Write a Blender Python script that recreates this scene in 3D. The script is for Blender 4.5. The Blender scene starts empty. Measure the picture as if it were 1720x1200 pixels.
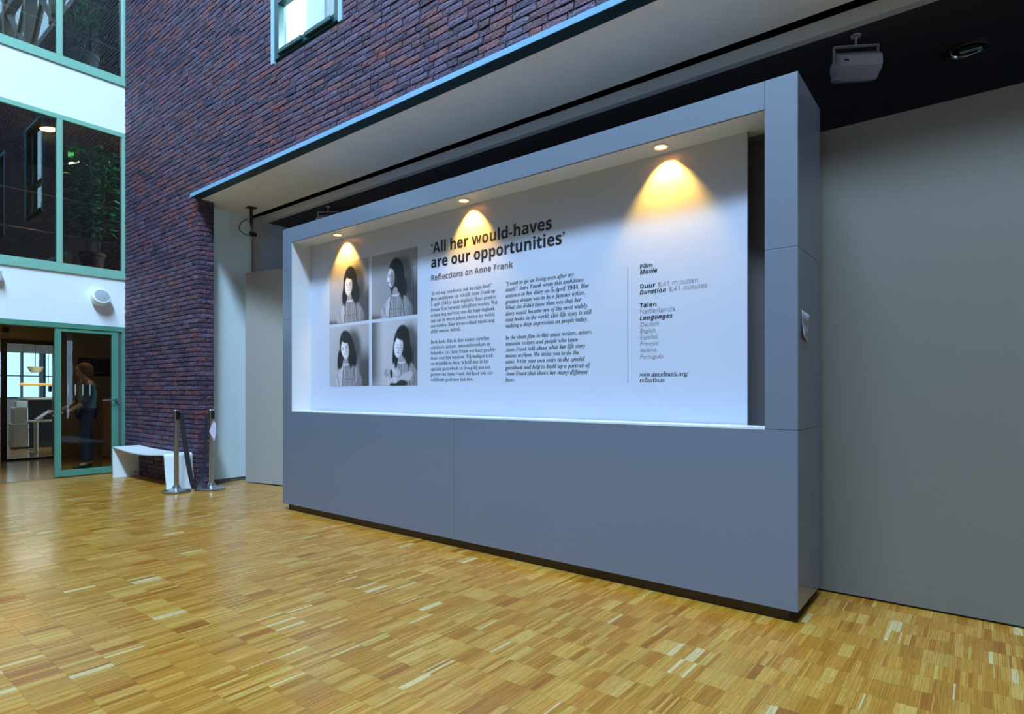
import bpy, bmesh, math, random
import numpy as np
from mathutils import Vector, Matrix, Euler
random.seed(7); np.random.seed(7)
SC = bpy.context.scene
COL = SC.collection

# ------------------------------------------------------------------ camera, sky, exposure
F, CX, CY, H = 998.0, 860.0, 658.0, 1.2
TH = math.atan2(790, F)                      # the wall normal lies this far right of the view axis
cam = bpy.data.cameras.new('camera'); camo = bpy.data.objects.new('camera', cam); COL.objects.link(camo)
cam.sensor_fit = 'HORIZONTAL'; cam.sensor_width = 36.0; cam.lens = 36.0 * F / 1720
cam.shift_x = 0; cam.shift_y = (CY - 600) / 1720
cam.clip_start = 0.05; cam.clip_end = 200
camo.location = (0, 0, H); camo.rotation_euler = (math.pi / 2, 0, TH)
SC.camera = camo

SC.view_settings.view_transform = 'Standard'; SC.view_settings.look = 'None'
SC.view_settings.exposure = 0.0; SC.view_settings.gamma = 1.0; SC.view_settings.use_curve_mapping = False
w = bpy.data.worlds.new('sky'); SC.world = w; w.use_nodes = True
bg = w.node_tree.nodes['Background']
bg.inputs[0].default_value = (0.43, 0.70, 1.0, 1); bg.inputs[1].default_value = 7.5

SKY_X0, SKY_X1, SKY_Y0, SKY_Y1, ROOF_Z = -9.9, 3.0, -3.9, -2.0, 15.4
po = bpy.data.lights.new('skylight_portal', 'AREA'); po.shape = 'RECTANGLE'
po.size = SKY_X1 - SKY_X0; po.size_y = SKY_Y1 - SKY_Y0; po.cycles.is_portal = True
poo = bpy.data.objects.new('skylight_portal', po); COL.objects.link(poo)
poo.location = ((SKY_X0 + SKY_X1) / 2, (SKY_Y0 + SKY_Y1) / 2, ROOF_Z + .3)
sk = bpy.data.lights.new('skylight_boost', 'AREA'); sk.shape = 'RECTANGLE'; sk.size = 8; sk.size_y = 1.2; sk.energy = 5400; sk.color = (.465, .72, 1)  # added area lamp at the roof opening, boosts daylight on facade and recess
sko = bpy.data.objects.new('skylight_boost', sk); COL.objects.link(sko); sko.location = (-1.0, -3.2, ROOF_Z - .2)
sko.rotation_euler = (math.radians(28), math.radians(24), 0)
SC.cycles.use_denoising = True
SC.cycles.max_bounces = 10; SC.cycles.diffuse_bounces = 6
SC.cycles.sample_clamp_indirect = 8

def lamp(name, kind, loc, energy, color, direction=(0, 0, -1), **kw):
    l = bpy.data.lights.new(name, kind); l.energy = energy; l.color = color
    for k, v in kw.items(): setattr(l, k, v)
    o = bpy.data.objects.new(name, l); COL.objects.link(o); o.location = loc
    o.rotation_euler = Vector(direction).to_track_quat('-Z', 'Y').to_euler()
    return o

# ------------------------------------------------------------------ helpers
def proj(p):
    fw = (-math.sin(TH), math.cos(TH)); rt = (math.cos(TH), math.sin(TH))
    d = p[0] * fw[0] + p[1] * fw[1]
    if d < .1: return None
    return CX + F * (p[0] * rt[0] + p[1] * rt[1]) / d, CY - F * (p[2] - H) / d, d

def mat(name, col, rough=.5, metal=0, spec=.5, emit=None, es=0, noise=0, nscale=20, bump=0, bscale=60, coat=0, attr=None, stretch=None):
    m = bpy.data.materials.new(name); m.use_nodes = True; nt = m.node_tree; b = nt.nodes['Principled BSDF']
    b.inputs['Base Color'].default_value = (*col, 1); b.inputs['Roughness'].default_value = rough
    b.inputs['Metallic'].default_value = metal; b.inputs['Specular IOR Level'].default_value = spec
    b.inputs['Coat Weight'].default_value = coat; b.inputs['Coat Roughness'].default_value = .12
    if emit: b.inputs['Emission Color'].default_value = (*emit, 1); b.inputs['Emission Strength'].default_value = es
    L = nt.links.new
    tc = nt.nodes.new('ShaderNodeTexCoord'); src = tc.outputs['Object']
    if stretch:
        mp = nt.nodes.new('ShaderNodeMapping'); mp.inputs['Scale'].default_value = stretch; L(src, mp.inputs[0]); src = mp.outputs[0]
    colsock = None
    if attr:
        a = nt.nodes.new('ShaderNodeAttribute'); a.attribute_name = attr; colsock = a.outputs['Color']
        L(colsock, b.inputs['Base Color'])
    if noise:
        n = nt.nodes.new('ShaderNodeTexNoise'); n.inputs['Scale'].default_value = nscale; n.inputs['Detail'].default_value = 4
        L(src, n.inputs['Vector'])
        mr = nt.nodes.new('ShaderNodeMapRange'); mr.inputs[3].default_value = 1 - noise; mr.inputs[4].default_value = 1 + noise
        mr.inputs[1].default_value = .3; mr.inputs[2].default_value = .7
        L(n.outputs[0], mr.inputs[0])
        mx = nt.nodes.new('ShaderNodeMix'); mx.data_type = 'RGBA'; mx.blend_type = 'MULTIPLY'; mx.inputs[0].default_value = 1
        if colsock: L(colsock, mx.inputs[6])
        else: mx.inputs[6].default_value = (*col, 1)
        L(mr.outputs[0], mx.inputs[7]); L(mx.outputs[2], b.inputs['Base Color'])
    if bump:
        n2 = nt.nodes.new('ShaderNodeTexNoise'); n2.inputs['Scale'].default_value = bscale; n2.inputs['Detail'].default_value = 5
        L(src, n2.inputs['Vector'])
        bp = nt.nodes.new('ShaderNodeBump'); bp.inputs['Strength'].default_value = bump; bp.inputs['Distance'].default_value = .01
        L(n2.outputs[0], bp.inputs['Height']); L(bp.outputs[0], b.inputs['Normal'])
    return m

def glass_mat(name, tint=(.9, .97, .95), refl=.6):
    m = bpy.data.materials.new(name); m.use_nodes = True; nt = m.node_tree; nt.nodes.clear()
    t = nt.nodes.new('ShaderNodeBsdfTransparent'); t.inputs[0].default_value = (*tint, 1)
    g = nt.nodes.new('ShaderNodeBsdfGlossy'); g.inputs['Roughness'].default_value = .01; g.inputs[0].default_value = (.95, 1, 1, 1)
    fr = nt.nodes.new('ShaderNodeFresnel'); fr.inputs[0].default_value = 1.5
    mu = nt.nodes.new('ShaderNodeMath'); mu.operation = 'MULTIPLY'; mu.inputs[1].default_value = refl; mu.use_clamp = True
    mx = nt.nodes.new('ShaderNodeMixShader'); o = nt.nodes.new('ShaderNodeOutputMaterial')
    L = nt.links.new; L(fr.outputs[0], mu.inputs[0]); L(mu.outputs[0], mx.inputs[0]); L(t.outputs[0], mx.inputs[1]); L(g.outputs[0], mx.inputs[2]); L(mx.outputs[0], o.inputs[0])
    return m

def link(name, me, m=None, parent=None, loc=None):
    o = bpy.data.objects.new(name, me); COL.objects.link(o)
    if m is not None and me is not None and not me.materials: me.materials.append(m)
    if loc is not None: o.location = loc
    if parent is not None:
        o.parent = parent
        # geometry is written in world coordinates: cancel the parent's place
        o.matrix_parent_inverse = Matrix.Identity(4)
        o.location = (Vector(o.location) - world_loc(parent))
    return o
def world_loc(o):
    v = Vector(o.location)
    while o.parent: o = o.parent; v += Vector(o.location)
    return v
def tag(o, label=None, cat=None, group=None, kind=None):
    if label: o['label'] = label
    if cat: o['category'] = cat
    if group: o['group'] = group
    if kind: o['kind'] = kind
    return o
def thing(name, loc, label, cat, group=None):
    o = bpy.data.objects.new(name, None); COL.objects.link(o); o.location = loc; o.empty_display_size = .1
    return tag(o, label, cat, group)

class MB:
    """collects shapes, writes ONE mesh object; coordinates are world coordinates"""
    def __init__(s): s.bm = bmesh.new()
    def box(s, x0, x1, y0, y1, z0, z1, bev=0, M=None):
        r = bmesh.ops.create_cube(s.bm, size=1); vs = r['verts']
        for v in vs: v.co = Vector(((x0 + x1) / 2 + v.co.x * (x1 - x0), (y0 + y1) / 2 + v.co.y * (y1 - y0), (z0 + z1) / 2 + v.co.z * (z1 - z0)))
        if bev:
            es = list({e for v in vs for e in v.link_edges})
            r2 = bmesh.ops.bevel(s.bm, geom=es, offset=bev, segments=2, affect='EDGES', profile=.5)
            vs = list({v for f in r2['faces'] for v in f.verts} | {v for v in vs if v.is_valid})
        if M is not None:
            for v in vs: v.co = M @ v.co
        return s
    def cyl(s, p0, p1, r0, r1=None, seg=16, caps=True):
        p0, p1 = Vector(p0), Vector(p1); r1 = r0 if r1 is None else r1; d = p1 - p0
        q = Vector((0, 0, 1)).rotation_difference(d)
        M = Matrix.Translation((p0 + p1) / 2) @ q.to_matrix().to_4x4()
        bmesh.ops.create_cone(s.bm, cap_ends=caps, segments=seg, radius1=r0, radius2=r1, depth=d.length, matrix=M); return s
    def sph(s, c, r, sx=1, sy=1, sz=1, u=16, v=10):
        bmesh.ops.create_uvsphere(s.bm, u_segments=u, v_segments=v, radius=r, matrix=Matrix.Translation(c) @ Matrix.Diagonal((sx, sy, sz, 1))); return s
    def tube(s, pts, r, seg=8):
        pts = [Vector(p) for p in pts]; rings = []
        for i, p in enumerate(pts):
            t = (pts[min(i + 1, len(pts) - 1)] - pts[max(i - 1, 0)]).normalized()
            q = Vector((0, 0, 1)).rotation_difference(t)
            rr = r[i] if isinstance(r, (list, tuple)) else r
            rings.append([s.bm.verts.new(p + q @ Vector((rr * math.cos(2 * math.pi * k / seg), rr * math.sin(2 * math.pi * k / seg), 0))) for k in range(seg)])
        for a, b in zip(rings, rings[1:]):
            for k in range(seg): s.bm.faces.new((a[k], a[(k + 1) % seg], b[(k + 1) % seg], b[k]))
        s.bm.faces.new(rings[0][::-1]); s.bm.faces.new(rings[-1]); return s
    def lathe(s, c, prof, seg=32, M=None):
        rings = []
        M = M or Matrix.Identity(4)
        for r, z in prof:
            rings.append([s.bm.verts.new(Vector(c) + (M @ Vector((r * math.cos(2 * math.pi * k / seg), r * math.sin(2 * math.pi * k / seg), z)))) for k in range(seg)])
        for a, b in zip(rings, rings[1:]):
            for k in range(seg): s.bm.faces.new((a[k], a[(k + 1) % seg], b[(k + 1) % seg], b[k]))
        if prof[0][0] > 1e-4: s.bm.faces.new(rings[0][::-1])
        if prof[-1][0] > 1e-4: s.bm.faces.new(rings[-1])
        return s
    def strip(s, pts, side, thick=None):
        """ribbon along pts, width vector side"""
        side = Vector(side); vs = [(s.bm.verts.new(Vector(p) - side / 2), s.bm.verts.new(Vector(p) + side / 2)) for p in pts]
        for a, b in zip(vs, vs[1:]): s.bm.faces.new((a[0], a[1], b[1], b[0]))
        return s
    def poly(s, pts):
        s.bm.faces.new([s.bm.verts.new(p) for p in pts]); return s
    def prism(s, pts, y0, y1):
        """closed x-z outline extruded along y"""
        a = [s.bm.verts.new((x, y0, z)) for x, z in pts]; b = [s.bm.verts.new((x, y1, z)) for x, z in pts]
        n = len(pts)
        for i in range(n): s.bm.faces.new((a[i], a[(i + 1) % n], b[(i + 1) % n], b[i]))
        s.bm.faces.new(a[::-1]); s.bm.faces.new(b); return s
    def build(s, name, m, parent=None, smooth=False, kind=None):
        me = bpy.data.meshes.new(name); bmesh.ops.recalc_face_normals(s.bm, faces=s.bm.faces); s.bm.to_mesh(me); s.bm.free()
        if smooth:
            for p in me.polygons: p.use_smooth = True
            try: me.set_sharp_from_angle(angle=math.radians(40))
            except Exception: pass
        o = link(name, me, m, parent)
        if kind: o['kind'] = kind
        return o
def box(name, x0, x1, y0, y1, z0, z1, m, parent=None, bev=0, kind=None):
    return MB().box(x0, x1, y0, y1, z0, z1, bev).build(name, m, parent, kind=kind)
def struct(name, x0, x1, y0, y1, z0, z1, m, bev=0):
    return box(name, x0, x1, y0, y1, z0, z1, m, None, bev, 'structure')

# ------------------------------------------------------------------ materials
M_white = mat('white_plaster', (.66, .73, .75), .6, noise=.03, nscale=3)
M_facade = mat('facade_white', (.84, .88, .90), .55, noise=.02, nscale=2)
M_opp = mat('opposite_plaster', (.13, .13, .14), .8, noise=.06, nscale=2)
M_mortar = mat('mortar', (.035, .028, .040), .9, bump=.5, bscale=120)
M_brick = mat('brick', (.12, .06, .06), .62, attr='Col', noise=.5, nscale=42, bump=.9, bscale=70)
M_green = mat('green_paint', (.23, .47, .36), .35)
M_green_dim = mat('green_paint_dim', (.09, .27, .19), .35)  # same green paint, darkened for the weaker light at ground level
M_darkgreen = mat('dark_green_paint', (.008, .05, .055), .35)
M_lintel = mat('lintel_paint', (.20, .40, .58), .35)
M_soffit = mat('soffit_board', (.84, .84, .84), .7, noise=.03, nscale=4)
M_fascia = mat('fascia_board', (.52, .54, .58), .7)
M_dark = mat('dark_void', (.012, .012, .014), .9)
M_ceil = mat('dark_ceiling', (.035, .030, .042), .8, noise=.1, nscale=3)
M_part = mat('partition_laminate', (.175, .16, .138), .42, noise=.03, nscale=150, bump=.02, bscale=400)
M_box = mat('grey_laminate', (.135, .160, .218), .5, spec=1.0, coat=.5, noise=.02, nscale=150)
M_boxwhite = mat('white_laminate', (.64, .67, .70), .3)
M_print = mat('print_panel', (.50, .54, .67), .35)
M_plinth = mat('plinth_brown', (.05, .03, .015), .35)
M_slot = mat('slot_grey', (.16, .14, .14), .6)
M_black = mat('black_paint', (.006, .006, .008), .35)
M_ink = mat('ink_black', (.008, .008, .012), .5)
M_ink2 = mat('ink_grey', (.12, .10, .10), .5)
M_ink3 = mat('ink_light_grey', (.24, .24, .27), .5)
M_steel = mat('brushed_steel', (.55, .55, .56), .28, metal=1, bump=.05, bscale=200)
M_chrome = mat('chrome', (.75, .77, .8), .12, metal=1)
M_belt = mat('belt_webbing', (.012, .012, .02), .6, bump=.2, bscale=400)
M_bench = mat('bench_white', (.82, .86, .88), .25)
M_spk = mat('speaker_white', (.34, .33, .40), .45)
M_spk2 = mat('speaker_grille', (.40, .44, .48), .55, bump=.6, bscale=500)
M_wood = mat('parquet_strip', (.5, .35, .12), .30, attr='Col', noise=.16, nscale=14, coat=.25, stretch=(8, 1, 8))
M_hallfloor = mat('hall_floor', (.42, .22, .06), .16, noise=.2, nscale=6, coat=.5)
M_joint = mat('parquet_joint', (.30, .17, .05), .6)
M_brownwall = mat('hall_wall', (.30, .21, .10), .7)
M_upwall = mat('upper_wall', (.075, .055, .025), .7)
M_glass = glass_mat('window_glass', (.62, .68, .65), 1.6)
M_clear = glass_mat('clear_glass', (.92, .96, .96), .25)
M_glassd = glass_mat('door_glass', (.78, .82, .80), .4)
M_warm = mat('lamp_glow', (1, .8, .4), .4, emit=(1, .62, .18), es=14)
M_warm2 = mat('small_warm_glow', (1, .7, .3), .4, emit=(1, .45, .05), es=3)
M_exit = mat('exit_green', (.1, .5, .1), .4, emit=(.2, .9, .25), es=1.2)
M_tube = mat('tube_light', (1, 1, .8), .4, emit=(.9, 1, .6), es=4)
M_bulb = mat('halogen_bulb', (1, .8, .5), .4, emit=(1, .60, .20), es=2.5)
M_leaf = mat('leaf', (.05, .30, .06), .4, noise=.4, nscale=9)
M_stem = mat('stem', (.16, .12, .07), .8)
M_terra = mat('terracotta', (.30, .10, .04), .6, noise=.15)
M_pot = mat('grey_pot', (.22, .24, .23), .7, noise=.12)
M_soil = mat('soil', (.03, .02, .012), .95)

# ------------------------------------------------------------------ floor: strip parquet
def lit(o, rot=0): return o
X_L, X_R = -10.03, 4.0
wood_pal = [(c[0] * .80, c[1] * .68, c[2] * .38) for c in [(.54, .295, .066), (.47, .225, .036), (.58, .35, .105), (.41, .18, .022), (.60, .40, .15), (.50, .26, .052), (.44, .215, .032), (.55, .32, .085), (.66, .55, .42), (.36, .14, .016)]]
wood_w = [10, 9, 8, 5, 3.2, 10, 9, 8, 1.1, 1.8]
floor = box('floor', X_L - .02, 12.3, -4.3, 9.0, -.08, -.0035, M_joint, kind='structure')
BL, BW = .16, .24                # a block: strips .16 long side by side for .24
def strips(x0, x1, y0, y1):
    """vertices, faces, colours of the strips of one block (12-20 triangles a strip saved to 5 quads)"""
    V, Fc, Cc = [], [], []
    x = x0; tone = random.gauss(1, .035); prev = None
    while x < x1 - .002:
        wd = min(random.choice((.008, .008, .011, .016, .019)), x1 - x)
        if x1 - (x + wd) < .005: wd = x1 - x
        if prev is None or random.random() > .45: prev = random.choices(wood_pal, wood_w)[0]
        c = [min(.95, ch * tone * random.gauss(1, .02)) for ch in prev]
        z = random.uniform(-.0004, .0004); g = .00035; k = len(V)
        a0, a1, b0, b1 = x + g, x + wd - g, y0 + .0003, y1 - .0003
        V += [(a0, b0, z), (a1, b0, z), (a1, b1, z), (a0, b1, z), (a0 - g, b0 - g, -.004), (a1 + g, b0 - g, -.004), (a1 + g, b1 + g, -.004), (a0 - g, b1 + g, -.004)]
        for f in ((0, 1, 2, 3), (4, 5, 1, 0), (5, 6, 2, 1), (6, 7, 3, 2), (7, 4, 0, 3)): Fc.append(tuple(k + i for i in f)); Cc.append(c)
        x += wd
    return V, Fc, Cc
def mesh_from(name, V, Fc, Cc):
    me = bpy.data.meshes.new(name); me.from_pydata(V, [], Fc); me.update()
    at = me.color_attributes.new('Col', 'FLOAT_COLOR', 'CORNER')
    ls = np.array([len(f) for f in Fc]); cc = np.repeat(np.array(Cc), ls, axis=0)
    cc = np.concatenate([cc, np.ones((len(cc), 1))], 1).astype(np.float32)
    at.data.foreach_set('color', cc.ravel()); return me
blocks = []
for j in range(36):
    y0 = -1.6 + j * BL; off = random.uniform(0, BW)
    x = X_L - off
    while x < X_R:
        a, b = max(x, X_L), min(x + BW, X_R)
        if b - a > .02:
            yc = y0 + BL / 2
            hidden = yc > 4.0 or (yc > 3.45 and a < -7.7) or (yc > 3.4 and -5.5 < a < -1)
            if not hidden:
                pr = proj(((a + b) / 2, yc, 0)); s = -1
                if pr and 0 < pr[0] < 1720 and pr[1] < 1200: s = 1 / pr[2] ** 2
                blocks.append((s, a, b, y0, y0 + BL))
        x += BW
blocks.sort(key=lambda t: -t[0])
for s, a, b, c, d in blocks[:300]:
    V, Fc, Cc = strips(a, b, c, d)
    me = mesh_from('parquet_block', V, Fc, Cc); me.materials.append(M_wood)
    link('parquet_block', me, None, floor)
V, Fc, Cc = [], [], []
for s, a, b, c, d in blocks[300:]:
    v, f, cc = strips(a, b, c, d); k = len(V); V += v; Fc += [tuple(k + i for i in q) for q in f]; Cc += cc
me = mesh_from('parquet_strips', V, Fc, Cc); me.materials.append(M_wood)
link('parquet_strips', me, None, floor)['kind'] = 'stuff'

# ------------------------------------------------------------------ brick wall
WY, WT = 3.37, .20
wall = None
m_ = MB()
LZ = 3.65                                   # top of the lintel
wins = [(-5.93 + 2.9 * k, -4.69 + 2.9 * k, 4.67, 6.6) for k in range(6)]
my = WY + .010
m_.box(-10.2, -7.66, my, WY + WT, 0, LZ)
zs = [LZ, 4.67, 6.6, 8.0]
m_.box(-10.2, 12.3, my, WY + WT, 11.6, 17); m_.box(-10.2, -8.2, my, WY + WT, 8.0, 11.6)
for a, b in zip(zs, zs[1:]):
    ops = sorted([(o[0], o[1]) for o in wins if o[2] < (a + b) / 2 < o[3]])
    x = -10.2
    for o0, o1 in ops: m_.box(x, o0, my, WY + WT, a, b); x = o1
    m_.box(x, 12.3, my, WY + WT, a, b)
wall = m_.build('wall_back', M_mortar, kind='structure')
pal_b = [(.095, .048, .068), (.12, .055, .066), (.07, .044, .070), (.16, .060, .058), (.11, .078, .105), (.21, .060, .050), (.045, .033, .055), (.14, .09, .11)]
pw = [10, 10, 9, 5, 6, 2.0, 6, 3]
VAR = {}
def brick_variant(L, k, ret=False):
    key = (round(L, 3), k)
    if key in VAR: return VAR[key]
    rnd = random.Random(k * 91 + int(L * 1000))
    hh = .0252; D = .028
    # front face with a worn, uneven outline: 4 x 2 grid points, plus a skirt running back into the wall
    xs = [-.5, -.2, .18, .5]; P = []; nx = len(xs)
    V, Fc = [], []
    for iz, zz in enumerate((-hh, 0, hh)):
        for x in xs:
            e = 1 if (abs(x) == .5 or iz != 1) else 0
            V.append((x * L * .998 + rnd.uniform(-.002, .002), rnd.uniform(-.0035, .0015) - (0 if e else .0015) + (.003 if rnd.random() < .12 and e else 0), zz * .96 + rnd.uniform(-.0022, .0022)))
    for iz in range(2):
        for ix in range(nx - 1):
            a = iz * nx + ix; Fc.append((a, a + 1, a + nx + 1, a + nx))
    rim = [0, 1, 2, 3, 7, 11, 10, 9, 8, 4]; k0 = len(V)
    for i in rim: V.append((V[i][0] * 1.006, D, V[i][2] * 1.06))
    n = len(rim)
    for i in range(n): Fc.append((rim[i], k0 + i, k0 + (i + 1) % n, rim[(i + 1) % n]))
    c = rnd.choices(pal_b, pw)[0]; t = rnd.gauss(1, .12)
    c = [max(.008, c[0] * t * .86), max(.008, c[1] * t * .80), max(.008, c[2] * t * 1.02)]
    VAR[key] = (V, Fc, [c] * len(Fc)); return VAR[key]
LF, LH, CH = .205, .098, .0605
NV = 30
bricks = []                                # (size in picture, x, y, z, L, variant, rotz)
def blocked(x0, x1, z0, z1):
    for o in wins:
        if x1 > o[0] - .0 and x0 < o[1] + .0 and z1 > o[2] + .01 and z0 < o[3] - .01: return o
    return None
ncourse = int(7.95 / CH)
for j in range(ncourse):
    z = .034 + j * CH
    zt = z + .026
    if LZ - .03 < zt < LZ + .03 and False: continue
    x = -10.04 - random.choice((0, .05, .1, .15)); xend = 12.2 if z > LZ + .02 else -7.655
    if z > 6.8: 
        xend = 9
    low = z < LZ + .02
    while x < xend - .03:
        L = LF if random.random() < .68 else LH
        nx = x + L + .010
        if low and nx > xend - .06: L = xend - x; nx = xend + 1
        o = blocked(x, x + L, z - .026, z + .026)
        if o:
            if x < o[0] - .03: L = o[0] - .004 - x; bx = x + L / 2; bricks.append([bx, WY, z, round(L / .012) * .012 if L > .05 else L, 0])
            x = o[1] + .004; continue
        if L > .03: bricks.append([x + L / 2, WY, z, L, 0])
        x = nx
    if low:                                 # the return of the pier, seen end-on
        if j % 2: bricks.append([-7.655, WY + .10, z, .188, 1])
        else: bricks.append([-7.655, WY + .052, z, .096, 1]); bricks.append([-7.655, WY + .155, z, .086, 1])
ranked = []
for b in bricks:
    pr = proj((b[0], b[1], b[2])); s = 0
    if pr and 0 < pr[0] < 1720 and 0 < pr[1] < 1200:
        q = proj((b[0] + b[3] / 2, b[1], b[2])); r = proj((b[0] - b[3] / 2, b[1], b[2]))
        s = abs(q[0] - r[0]) * .05 / pr[2] if not b[4] else .1 / pr[2]
    ranked.append((s, b))
ranked.sort(key=lambda t: -t[0])
shared = {}
V, Fc, Cc = [], [], []
for i, (s, (bx, by, bz, L, ret)) in enumerate(ranked):
    L = min((.205, .098, .188, .096, .086), key=lambda q: abs(q - L)) if min(abs(q - L) for q in (.205, .098, .188, .096, .086)) < .004 else L
    k = random.randrange(NV); dy = random.gauss(0, .0022); tilt = random.gauss(0, .006)
    v, f, c = brick_variant(L, k)
    if i < 300:
        key = (round(L, 3), k)
        if key not in shared:
            shared[key] = mesh_from('brick', v, f, c); shared[key].materials.append(M_brick)
        o = link('brick', shared[key], None, wall, (bx, by + dy, bz)); o.rotation_euler = (0, tilt, math.pi / 2 if ret else 0)
    else:
        k0 = len(V); ct, st = math.cos(tilt), math.sin(tilt)
        for (x, y, z) in v:
            y += dy; x2 = x * ct + z * st; z2 = z * ct - x * st
            V.append((bx - y, by + x2, bz + z2) if ret else (bx + x2, by + y, bz + z2))
        Fc += [tuple(k0 + q for q in g) for g in f]; Cc += c
me = mesh_from('brickwork', V, Fc, Cc); me.materials.append(M_brick)
link('brickwork', me, None, wall)['kind'] = 'stuff'

# lintel, soffit, fascia, dark ceiling, recess walls
struct('trim_1', -7.69, 12.2, 3.29, 3.41, 3.60, 3.648, M_lintel, .003)
o = bpy.data.objects['trim_1']; o['label'] = 'blue painted steel lintel under the brick wall'
o.data.materials.append(mat('lintel_underside_shade', (.012, .035, .055), .4))  # same lintel paint, with the shade underneath put into the colour
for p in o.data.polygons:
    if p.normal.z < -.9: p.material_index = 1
MB().box(-7.66, 12.2, 3.411, 3.572, 3.604, 3.645).box(-7.9, 12.2, 3.572, 4.165, 3.604, 3.70).build('ceiling_soffit', M_soffit, kind='structure')
struct('trim_2', -7.72, 12.2, 4.215, 4.28, 3.492, 3.583, M_fascia, .002)
struct('ceiling', -7.9, 12.2, 4.275, 9.0, 3.497, 3.56, M_ceil)
struct('recess_light_block', -8.3, -8.1, 3.57, 9.0, 0, 4.0, M_dark)  # added dark box, stops sky light leaking into the recess
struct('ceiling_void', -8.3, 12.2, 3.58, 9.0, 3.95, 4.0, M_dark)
struct('wall_recess_left', -8.1, -7.88, 3.574, 4.19, .045, 3.603, M_white)
struct('baseboard_left', -8.1, -7.888, 3.577, 4.10, 0, .045, mat('baseboard_brown', (.12, .09, .08), .5))
struct('wall_recess_corner', -8.1, -7.64, 4.20, 9.0, 0, 3.583, mat('recess_grey', (.40, .40, .45), .6))
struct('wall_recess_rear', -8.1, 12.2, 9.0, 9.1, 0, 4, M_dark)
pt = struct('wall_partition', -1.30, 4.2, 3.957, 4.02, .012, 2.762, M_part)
pt['label'] = 'plain grey-beige partition wall right of the display box'
struct('baseboard_partition', -1.30, 4.2, 3.965, 4.01, 0, .012, M_black)
struct('wall_right_pier', 4.2, 12.3, 3.38, 4.3, 0, 3.6, M_white)
# the partition leaf left of the box stands slightly askew
a_, b_ = Vector((-7.613, 3.957, 0)), Vector((-6.30, 4.245, 0))
d_ = (b_ - a_); ang = math.atan2(d_.y, d_.x)
mm = Matrix.Translation(a_) @ Matrix.Rotation(ang, 4, 'Z')
pl = MB().box(0, d_.length, 0, .04, .012, 2.765, .001, M=mm).build('partition_leaf', mat('partition_laminate_lit', (.36, .335, .30), .45, noise=.03, nscale=150))  # lighter copy of the partition laminate, standing in for brighter light at left
tag(pl, 'tall beige partition leaf standing slightly askew left of the display box', 'partition')

# ------------------------------------------------------------------ brick wall windows
M_surr = mat('window_surround', (.30, .48, .58), .4)
def brick_window(n, x0, x1, z0, z1, detail):
    root = MB().box(x0, x0 + .055, WY - .012, WY + .12, z0, z1, .003).box(x1 - .055, x1, WY - .012, WY + .12, z0, z1, .003).box(x0 + .055, x1 - .055, WY - .0, WY + .12, z1 - .05, z1, .003).box(x0 + .055, x1 - .055, WY + .03, WY + .12, z0, z0 + .03, .003).build('window_%d' % n, M_surr, kind='structure')
    a, b = x0 + .056, x1 - .056; zb, zt = z0 + .035, z1 - .05
    MB().box(a, a + .075, WY, WY + .07, zb, zt, .004).box(b - .075, b, WY, WY + .07, zb, zt, .004).box(a + .075, b - .075, WY, WY + .07, zb, zb + .085, .004).box(a + .075, b - .075, WY, WY + .07, zt - .08, zt, .004).build('sash_frame', M_darkgreen, root)
    MB().box(a + .075, b - .075, WY - .01, WY + .07, z0 + .60, z0 + .67, .004).build('transom', M_darkgreen, root)
    box('drip_rail', a + .09, (a + b) / 2 - .03, WY - .03, WY, zb + .02, zb + .065, M_darkgreen, root, .006)
    box('drip_rail', (a + b) / 2 + .03, b - .09, WY - .03, WY, zb + .02, zb + .065, M_darkgreen, root, .006)
    box('pane', a + .07, b - .07, WY + .03, WY + .036, zb + .08, zt - .07, M_clear if detail else M_glass, root)
    if detail:
        struct('wall_niche_left', x0 - .10, x0 + .065, WY + .13, WY + .38, z0 - .1, z1 + .1, M_facade)
        struct('wall_niche_back', x0 + .065, x0 + .40, WY + .375, WY + .42, z0 - .1, z1 + .1, mat('niche_grey', (.42, .40, .42), .7))
        struct('wall_niche_side', x0 + .40, x0 + .45, WY + .375, WY + 1.2, z0 - .1, z1 + .1, M_dark)
        struct('wall_niche_far', x0 + .4, x1 + .3, WY + 1.2, WY + 1.3, z0 - .6, z1 + 1.6, mat('niche_dark', (.06, .03, .035), .7))
    else: box('blind', a, b, WY + .10, WY + .12, zb, zt, mat('blind_blue', (.30, .36, .42), .6), root)
for i, o in enumerate(wins): brick_window(i + 1, *o, i == 0)
lamp('niche_fill_light', 'AREA', (-4.85, 3.80, 5.3), 42, (.7, .97, 1), (-.9, -.15, -.2), size=.3)  # added fill lamp, brightens the white niche behind the pane

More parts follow.
